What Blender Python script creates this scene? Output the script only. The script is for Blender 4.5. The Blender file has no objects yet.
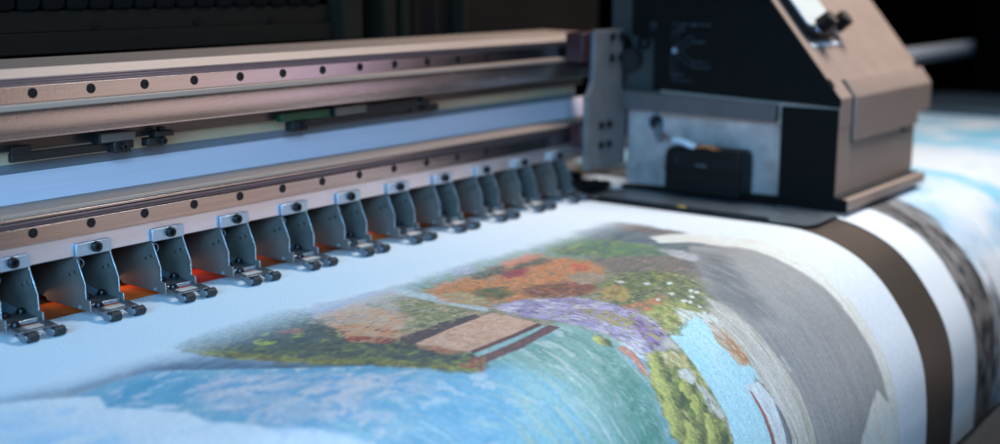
import bpy, bmesh, math, random
import numpy as np
from mathutils import Vector, Matrix
random.seed(7)
C = bpy.context.scene.collection
MM = 0.001

# ------------------------------------------------------------------ materials
def new_mat(name):
    m = bpy.data.materials.new(name); m.use_nodes = True
    nt = m.node_tree
    return m, nt, nt.nodes['Principled BSDF']

def mat(name, col, rough=0.5, metal=0.0, var=0.12, scale=(40, 40, 40), bump=0.0, bscale=300, spec=0.5, col2=None, aniso=0.0, rvar=0.1, coat=0.0):
    """noise-varied surface; scale stretches the noise along the axes"""
    m, nt, p = new_mat(name)
    N, L = nt.nodes, nt.links
    tc = N.new('ShaderNodeTexCoord'); mp = N.new('ShaderNodeMapping'); mp.inputs['Scale'].default_value = scale
    L.new(tc.outputs['Object'], mp.inputs['Vector'])
    nz = N.new('ShaderNodeTexNoise'); nz.inputs['Scale'].default_value = 1.0; nz.inputs['Detail'].default_value = 6; nz.inputs['Roughness'].default_value = 0.6
    L.new(mp.outputs['Vector'], nz.inputs['Vector'])
    cr = N.new('ShaderNodeValToRGB')
    a = [max(0, c * (1 - var)) for c in col]; b = [min(1, c * (1 + var)) for c in (col2 or col)]
    cr.color_ramp.elements[0].position = 0.3; cr.color_ramp.elements[1].position = 0.7
    cr.color_ramp.elements[0].color = (*a, 1); cr.color_ramp.elements[1].color = (*b, 1)
    L.new(nz.outputs['Fac'], cr.inputs['Fac']); L.new(cr.outputs['Color'], p.inputs['Base Color'])
    mr = N.new('ShaderNodeMapRange'); mr.inputs['To Min'].default_value = max(0.02, rough - rvar); mr.inputs['To Max'].default_value = min(1, rough + rvar)
    L.new(nz.outputs['Fac'], mr.inputs['Value']); L.new(mr.outputs['Result'], p.inputs['Roughness'])
    p.inputs['Metallic'].default_value = metal; p.inputs['Specular IOR Level'].default_value = spec
    if aniso: p.inputs['Anisotropic'].default_value = aniso
    if coat: p.inputs['Coat Weight'].default_value = coat
    if bump:
        n2 = N.new('ShaderNodeTexNoise'); n2.inputs['Scale'].default_value = bscale; n2.inputs['Detail'].default_value = 3
        L.new(tc.outputs['Object'], n2.inputs['Vector'])
        bp = N.new('ShaderNodeBump'); bp.inputs['Strength'].default_value = bump; bp.inputs['Distance'].default_value = 0.001
        L.new(n2.outputs['Fac'], bp.inputs['Height']); L.new(bp.outputs['Normal'], p.inputs['Normal'])
    return m

LONG = (6, 260, 260)      # brushed along the machine
M = {}
M['rail'] = mat('ground_rail_steel', (.42, .37, .35), .20, 1.0, .12, LONG, .10, 900, col2=(.46, .38, .37))
M['beam'] = mat('warm_anodised_aluminium', (.45, .38, .345), .24, .95, .08, (14, 120, 120), .12, 700, col2=(.48, .385, .355))
M['beam_pale'] = mat('pale_warm_aluminium', (.47, .31, .225), .5, .3, .10, LONG, .1, 700)
M['band'] = mat('pale_pinkish_aluminium', (.80, .68, .64), .34, .85, .08, (10, 90, 90), .1, 700, col2=(.80, .68, .68))
M['ridge'] = mat('dark_ribbed_trim', (.20, .16, .17), .32, .8, .2, LONG)
M['dark_metal'] = mat('dark_brown_metal', (.13, .10, .085), .45, .7, .3, (10, 60, 60), .1, 600)
M['cream'] = mat('cream_painted_metal', (.58, .42, .26), .5, .0, .1, (10, 60, 60))
M['white_bar'] = mat('white_coated_strip', (.66, .54, .56), .42, 0, .05, (5, 300, 300), .06, 500)
M['shaded_lip'] = mat('shaded_lip', (.15, .16, .175), .5, .1, .1, (8, 100, 100))  # darker grey carries the shade along the back of the white strip
M['tab'] = mat('zinc_plated_steel', (.46, .53, .60), .38, .85, .10, (90, 90, 90), .12, 900)
M['panel'] = mat('dark_slate_powder_coat', (.118, .108, .094), .45, .15, .14, (50, 50, 50), .10, 1500)
M['panel_edge'] = mat('bare_cut_steel_edge', (.55, .60, .63), .32, .9, .15, (200, 200, 200))
M['floor_plate'] = mat('blue_grey_plate', (.17, .25, .30), .4, .3, .1, (60, 60, 60), .1, 900)
M['foot'] = mat('worn_steel_foot', (.20, .21, .225), .33, .8, .25, (120, 120, 120), .15, 900)
M['black_screw'] = mat('black_oxide_screw', (.012, .012, .013), .32, .5, .3, (200, 200, 200))
M['socket'] = mat('screw_socket', (.003, .003, .003), .6, 0, .2)
M['rubber'] = mat('black_rubber', (.014, .015, .017), .55, 0, .2, (200, 200, 200), .2, 1500)
M['hub'] = mat('grey_hub', (.34, .39, .43), .35, .5, .1)
M['black_panel'] = mat('matt_black_panel', (.0055, .0040, .0034), .6, 0, .15, (30, 30, 30), .05, 900, spec=.12)
M['black_plastic'] = mat('black_plastic', (.006, .005, .0045), .5, 0, .2, (60, 60, 60), .1, 900, spec=.18)
M['bronze_paint'] = mat('bronze_beige_paint', (.465, .32, .25), .45, .15, .05, (30, 30, 30), .12, 1600)
M['seam'] = mat('dark_seam', (.02, .018, .015), .7, 0, .1)
M['steel_inner'] = mat('mottled_galvanised_steel', (.43, .35, .315), .48, .4, .28, (22, 22, 22), .10, 300, col2=(.54, .43, .39))
M['mount'] = mat('grey_cast_plate', (.15, .14, .135), .55, .3, .18, (40, 40, 40), .15, 500)
M['grey_bar'] = mat('grey_painted_bar', (.115, .09, .082), .5, .2, .1, (10, 60, 60))
M['teal_back'] = mat('grey_teal_sheet', (.048, .042, .038), .6, .2, .12)
M['arm'] = mat('cream_white_arm', (.82, .80, .72), .35, .1, .05)
M['chrome'] = mat('polished_end_piece', (.42, .38, .42), .22, .9, .1)
M['sticker'] = mat('white_sticker', (.80, .79, .82), .5, 0, .03)
M['mark'] = mat('grey_print_marks', (.045, .047, .052), .6, 0, .05)
M['dot'] = mat('pale_dot', (.30, .32, .36), .5, 0, .05)
M['clamp'] = mat('blue_grey_spring_steel', (.17, .19, .205), .40, .5, .3, (160, 30, 60), .15, 600)
M['yellow'] = mat('yellow_mark', (.62, .42, .04), .5, 0, .1)
M['red'] = mat('dark_red_block', (.03, .004, .005), .5, 0, .25)
M['orange'] = mat('orange_plastic', (.85, .26, .04), .45, 0, .1)
M['wire_white'] = mat('white_wire_sleeve', (.62, .68, .74), .5, 0, .05)
M['wire_red'] = mat('red_wire', (.42, .06, .03), .5, 0, .1)
M['wire_orange'] = mat('orange_wire', (.55, .17, .04), .5, 0, .1)
M['platen'] = mat('bronze_anodised_platen', (.30, .225, .175), .33, .75, .04, (3, 10, 10), .06, 1200)
M['clip'] = mat('black_brown_clip', (.018, .013, .011), .5, .2, .2)
M['clip_block'] = mat('dull_brown_block', (.13, .095, .075), .5, .2, .15)
M['green'] = mat('dark_green_board', (.012, .05, .016), .5, 0, .2)
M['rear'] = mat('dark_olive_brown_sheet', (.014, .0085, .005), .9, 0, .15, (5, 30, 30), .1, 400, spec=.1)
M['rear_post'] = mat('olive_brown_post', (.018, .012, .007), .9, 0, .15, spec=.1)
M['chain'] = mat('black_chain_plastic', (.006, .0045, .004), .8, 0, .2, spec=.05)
M['backdrop'] = mat('black_backdrop', (.002, .002, .002), 1.0, 0, .2, spec=0)
M['dark_blue'] = mat('dark_blue_grey_sheet', (.05, .075, .10), .5, .2, .2)
M['blue_panel'] = mat('blue_painted_panel', (.08, .18, .28), .5, .1, .15)
M['charcoal'] = mat('charcoal_cover', (.012, .010, .009), .5, .1, .15, (6, 60, 60), .1, 500)

# strip with orange to red zones, brighter and darker tones set along x
def strip_mat():
    """tones that change zone by zone along the strip"""
    m, nt, p = new_mat('orange_red_zones'); N, L = nt.nodes, nt.links
    tc = N.new('ShaderNodeTexCoord'); sx = N.new('ShaderNodeSeparateXYZ'); L.new(tc.outputs['Object'], sx.inputs[0])
    mr = N.new('ShaderNodeMapRange'); mr.inputs['From Min'].default_value = -.10; mr.inputs['From Max'].default_value = .84
    L.new(sx.outputs['X'], mr.inputs['Value'])
    cr = N.new('ShaderNodeValToRGB'); e = cr.color_ramp.elements
    tones = [(-.10, (.50, .10, .02)), (.035, (.30, .075, .02)), (.075, (.95, .19, .025)), (.13, (1, .19, .025)), (.165, (1, .05, .04)), (.215, (.95, .04, .04)), (.25, (.45, .10, .04)), (.33, (.36, .09, .04)), (.41, (.30, .08, .035)), (.45, (1, .28, .07)), (.50, (1, .28, .07)), (.535, (.28, .08, .04)), (.84, (.24, .07, .035))]
    e[0].position = 0; e[0].color = (*tones[0][1], 1); e[-1].position = 1; e[-1].color = (*tones[-1][1], 1)
    for x, c in tones[1:-1]:
        el = e.new((x + .10) / .94); el.color = (*c, 1)
    L.new(mr.outputs['Result'], cr.inputs['Fac'])
    nz = N.new('ShaderNodeTexNoise'); nz.inputs['Scale'].default_value = 60; nz.inputs['Detail'].default_value = 3
    L.new(tc.outputs['Object'], nz.inputs['Vector'])
    m2 = N.new('ShaderNodeMapRange'); m2.inputs['To Min'].default_value = .55; m2.inputs['To Max'].default_value = 1.3; L.new(nz.outputs['Fac'], m2.inputs['Value'])
    mx = N.new('ShaderNodeMix'); mx.data_type = 'RGBA'; mx.blend_type = 'MULTIPLY'; mx.inputs['Factor'].default_value = 1
    L.new(cr.outputs['Color'], mx.inputs['A']); L.new(m2.outputs['Result'], mx.inputs['B']); L.new(mx.outputs['Result'], p.inputs['Base Color'])
    p.inputs['Roughness'].default_value = .6; p.inputs['Specular IOR Level'].default_value = .1
    return m
M['strip'] = strip_mat()

def clear_mat():
    m, nt, p = new_mat('smoky_clear_plastic')
    N, L = nt.nodes, nt.links
    nz = N.new('ShaderNodeTexNoise'); nz.inputs['Scale'].default_value = 150
    mr = N.new('ShaderNodeMapRange'); mr.inputs['To Min'].default_value = .12; mr.inputs['To Max'].default_value = .3
    L.new(nz.outputs['Fac'], mr.inputs['Value']); L.new(mr.outputs['Result'], p.inputs['Roughness'])
    p.inputs['Base Color'].default_value = (.13, .155, .18, 1); p.inputs['Transmission Weight'].default_value = .2
    p.inputs['IOR'].default_value = 1.4
    return m
M['clear'] = clear_mat()

def print_mat():
    m, nt, p = new_mat('printed_canvas'); N, L = nt.nodes, nt.links
    at = N.new('ShaderNodeAttribute'); at.attribute_name = 'ink'
    tc = N.new('ShaderNodeTexCoord')
    nz = N.new('ShaderNodeTexNoise'); nz.inputs['Scale'].default_value = 760; nz.inputs['Detail'].default_value = 2
    L.new(tc.outputs['Object'], nz.inputs['Vector'])
    mr = N.new('ShaderNodeMapRange'); mr.inputs['From Min'].default_value = .25; mr.inputs['From Max'].default_value = .75
    mr.inputs['To Min'].default_value = .82; mr.inputs['To Max'].default_value = 1.13
    L.new(nz.outputs['Fac'], mr.inputs['Value'])
    mx = N.new('ShaderNodeMix'); mx.data_type = 'RGBA'; mx.blend_type = 'MULTIPLY'; mx.inputs['Factor'].default_value = 1
    L.new(at.outputs['Color'], mx.inputs['A']); L.new(mr.outputs['Result'], mx.inputs['B'])
    L.new(mx.outputs['Result'], p.inputs['Base Color'])
    p.inputs['Roughness'].default_value = .55; p.inputs['Specular IOR Level'].default_value = .35
    w = N.new('ShaderNodeTexNoise'); w.inputs['Scale'].default_value = 420; w.inputs['Detail'].default_value = 2
    L.new(tc.outputs['Object'], w.inputs['Vector'])
    bp = N.new('ShaderNodeBump'); bp.inputs['Strength'].default_value = .6; bp.inputs['Distance'].default_value = .0006
    L.new(w.outputs['Fac'], bp.inputs['Height']); L.new(bp.outputs['Normal'], p.inputs['Normal'])
    return m
M['print'] = print_mat()

# ------------------------------------------------------------------ mesh helpers
def finish(name, bm, m, parent=None, bevel=0.0, smooth=False, loc=None, seg=2):
    me = bpy.data.meshes.new(name)
    bmesh.ops.recalc_face_normals(bm, faces=bm.faces)
    bm.to_mesh(me); bm.free()
    for mm in (m if isinstance(m, (list, tuple)) else [m]): me.materials.append(mm)
    o = bpy.data.objects.new(name, me); C.objects.link(o)
    if parent is not None: o.parent = parent
    if loc: o.location = loc
    if bevel:
        b = o.modifiers.new('bevel', 'BEVEL'); b.width = bevel; b.segments = seg; b.limit_method = 'ANGLE'; b.angle_limit = math.radians(35)
    if smooth or bevel:
        for f in me.polygons: f.use_smooth = True
        if not smooth or True:
            me.set_sharp_from_angle(angle=math.radians(38))
    return o

def add_box(bm, x0, x1, y0, y1, z0, z1, mi=0):
    v = [bm.verts.new((x, y, z)) for x in (x0, x1) for y in (y0, y1) for z in (z0, z1)]
    for q in ((0, 1, 3, 2), (4, 6, 7, 5), (0, 4, 5, 1), (2, 3, 7, 6), (0, 2, 6, 4), (1, 5, 7, 3)):
        f = bm.faces.new([v[i] for i in q]); f.material_index = mi
    return v

def add_prism(bm, prof, x0, x1, mi_cap=0, mi_side=0, axis='x', nx=1):
    """closed (y,z) outline swept along x"""
    def P(a, q): return (a, q[0], q[1]) if axis == 'x' else ((q[0], a, q[1]) if axis == 'y' else (q[0], q[1], a))
    rings = [[bm.verts.new(P(x0 + (x1 - x0) * k / nx, q)) for q in prof] for k in range(nx + 1)]
    n = len(prof)
    f = bm.faces.new(rings[0][::-1]); f.material_index = mi_cap
    f = bm.faces.new(rings[-1]); f.material_index = mi_cap
    for k in range(nx):
        for i in range(n):
            f = bm.faces.new((rings[k][i], rings[k][(i + 1) % n], rings[k + 1][(i + 1) % n], rings[k + 1][i])); f.material_index = mi_side

def add_cyl(bm, c, axis, r, h, seg=20, mi=0, r2=None):
    """cylinder starting at c, running h along axis"""
    a = Vector(axis).normalized(); q = a.to_track_quat('Z', 'Y').to_matrix()
    c = Vector(c); r2 = r if r2 is None else r2
    A = [bm.verts.new(c + q @ Vector((r * math.cos(t), r * math.sin(t), 0))) for t in [2 * math.pi * i / seg for i in range(seg)]]
    B = [bm.verts.new(c + a * h + q @ Vector((r2 * math.cos(t), r2 * math.sin(t), 0))) for t in [2 * math.pi * i / seg for i in range(seg)]]
    fs = [bm.faces.new(A[::-1]), bm.faces.new(B)]
    for i in range(seg): fs.append(bm.faces.new((A[i], A[(i + 1) % seg], B[(i + 1) % seg], B[i])))
    for f in fs: f.material_index = mi

def add_ring(bm, c, axis, ro, ri, h, seg=20, mi=0):
    a = Vector(axis).normalized(); q = a.to_track_quat('Z', 'Y').to_matrix(); c = Vector(c)
    def R(r, z): return [bm.verts.new(c + a * z + q @ Vector((r * math.cos(2 * math.pi * i / seg), r * math.sin(2 * math.pi * i / seg), 0))) for i in range(seg)]
    a0, a1, b1, b0 = R(ro, 0), R(ro, h), R(ri, h), R(ri, 0)
    for p, s in ((a0, a1), (a1, b1), (b1, b0), (b0, a0)):
        for i in range(seg):
            f = bm.faces.new((p[i], p[(i + 1) % seg], s[(i + 1) % seg], s[i])); f.material_index = mi

def add_tube(bm, pts, r, seg=8, mi=0):
    pts = [Vector(p) for p in pts]; rings = []
    for i, p in enumerate(pts):
        d = (pts[min(i + 1, len(pts) - 1)] - pts[max(i - 1, 0)]).normalized(); q = d.to_track_quat('Z', 'Y').to_matrix()
        rings.append([bm.verts.new(p + q @ Vector((r * math.cos(2 * math.pi * k / seg), r * math.sin(2 * math.pi * k / seg), 0))) for k in range(seg)])
    for A, B in zip(rings, rings[1:]):
        for k in range(seg):
            f = bm.faces.new((A[k], A[(k + 1) % seg], B[(k + 1) % seg], B[k])); f.material_index = mi
    bm.faces.new(rings[0][::-1]).material_index = mi; bm.faces.new(rings[-1]).material_index = mi

def curve_pts(pts, n=8):
    P = [Vector(p) for p in pts]; out = []
    for i in range(len(P) - 1):
        p0, p1, p2, p3 = P[max(i - 1, 0)], P[i], P[i + 1], P[min(i + 2, len(P) - 1)]
        for k in range(n):
            t = k / n
            out.append(.5 * ((2 * p1) + (p2 - p0) * t + (2 * p0 - 5 * p1 + 4 * p2 - p3) * t * t + (3 * p1 - p0 - 3 * p2 + p3) * t ** 3))
    out.append(P[-1]); return out

def screw_bm(r=4.6 * MM, h=4.5 * MM, axis=(0, -1, 0), c=(0, 0, 0)):
    """socket cap screw: flange, head, hex recess"""
    bm = bmesh.new(); c = Vector(c); a = Vector(axis).normalized()
    add_cyl(bm, c, a, r * 1.12, h * .22, 22)
    add_ring(bm, c + a * h * .2, a, r, r * .52, h * .8, 22)
    add_cyl(bm, c + a * h * .2, a, r * .53, h * .15, 6, 1)
    return bm

def thing(name, label, cat, loc=(0, 0, 0), group=None):
    o = bpy.data.objects.new(name, None); C.objects.link(o); o.location = loc
    o.empty_display_size = .02
    o['label'] = label; o['category'] = cat
    if group: o['group'] = group
    return o

def tag(o, label, cat, group=None):
    o['label'] = label; o['category'] = cat
    if group: o['group'] = group
    return o

def part(name, m, parent, boxes, bevel=.0006):
    bm = bmesh.new()
    for b in boxes: add_box(bm, *b)
    return finish(name, bm, m, parent, bevel)

def copy_thing(root, loc, label=None):
    r = root.copy(); C.objects.link(r); r.location = loc
    if label: r['label'] = label
    for ch in list(root.children):
        c = ch.copy(); C.objects.link(c); c.parent = r
        for g in ch.children:
            d = g.copy(); C.objects.link(d); d.parent = c
    return r

# ------------------------------------------------------------------ the printed sheets
PR = [(.30, -.088), (0, -.088), (-.15, -.088), (-.26, -.088), (-.34, -.088), (-.375, -.0905), (-.41, -.0995), (-.447, -.117), (-.475, -.140), (-.502, -.174), (-.522, -.208), (-.534, -.242), (-.541, -.290), (-.543, -.338), (-.543, -.42), (-.543, -.52)]
def spline(P, n=24):
    P = np.array(P); out = []
    for i in range(len(P) - 1):
        p0 = P[max(i - 1, 0)]; p1 = P[i]; p2 = P[i + 1]; p3 = P[min(i + 2, len(P) - 1)]
        d = lambda a, b: max(np.linalg.norm(a - b) ** .5, 1e-6)
        t0 = 0; t1 = t0 + d(p0, p1); t2 = t1 + d(p1, p2); t3 = t2 + d(p2, p3)
        m1 = (p2 - p1) if i == 0 else ((p1 - p0) / (t1 - t0) - (p2 - p0) / (t2 - t0) + (p2 - p1) / (t2 - t1)) * (t2 - t1)
        m2 = (p2 - p1) if i == len(P) - 2 else ((p2 - p1) / (t2 - t1) - (p3 - p1) / (t3 - t1) + (p3 - p2) / (t3 - t2)) * (t2 - t1)
        for k in range(n):
            t = k / n
            out.append((2 * t**3 - 3 * t**2 + 1) * p1 + (t**3 - 2 * t**2 + t) * m1 + (-2 * t**3 + 3 * t**2) * p2 + (t**3 - t**2) * m2)
    out.append(P[-1]); return np.array(out)
SP = spline(PR)
SL = np.concatenate([[0], np.cumsum(np.linalg.norm(np.diff(SP, axis=0), axis=1))])
SL -= SL[int(np.argmin(abs(SP[:, 0])))]
def surf(s):                      # arc length (m) from the roller line -> (y, z)
    return np.interp(s, SL, SP[:, 0]), np.interp(s, SL, SP[:, 1])

def _h(i, j, seed):
    n = (i.astype(np.int64) * 374761393 + j.astype(np.int64) * 668265263 + seed * 2147483647) & 0xffffffff
    n = ((n ^ (n >> 13)) * 1274126177) & 0xffffffff
    return ((n ^ (n >> 16)) & 0xffff) / 65535.0
def vnoise(x, y, seed):
    i = np.floor(x); j = np.floor(y); fx = x - i; fy = y - j
    fx = fx * fx * (3 - 2 * fx); fy = fy * fy * (3 - 2 * fy)
    a = _h(i, j, seed); b = _h(i + 1, j, seed); c = _h(i, j + 1, seed); d = _h(i + 1, j + 1, seed)
    return (a * (1 - fx) + b * fx) * (1 - fy) + (c * (1 - fx) + d * fx) * fy
def fbm(x, y, seed, octv=4):
    s = 0; a = .5; t = 0
    for k in range(octv):
        s = s + a * vnoise(x * 2**k + 17.3 * k, y * 2**k + 5.1 * k, seed + k); t += a; a *= .55
    return s / t
def lin(c):
    c = np.array(c, float) / 255
    return np.where(c <= .04045, c / 12.92, ((c + .055) / 1.055) ** 2.4)
def smooth(a, b, x):
    t = np.clip((x - a) / (b - a), 0, 1); return t * t * (3 - 2 * t)
def signed_dist(px, py, poly):
    """distance to the outline, positive inside"""
    P = np.array(poly, float); n = len(P)
    d2 = np.full(px.shape, 1e18); inside = np.zeros(px.shape, bool)
    for k in range(n):
        ax, ay = P[k]; bx, by = P[(k + 1) % n]
        ex, ey = bx - ax, by - ay; wx, wy = px - ax, py - ay
        t = np.clip((wx * ex + wy * ey) / (ex * ex + ey * ey + 1e-9), 0, 1)
        d2 = np.minimum(d2, (wx - ex * t) ** 2 + (wy - ey * t) ** 2)
        if ay != by:
            c = ((ay > py) != (by > py)) & (px < ex * (py - ay) / (by - ay) + ax)
            inside ^= c
    return np.where(inside, 1, -1) * np.sqrt(d2)

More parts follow.
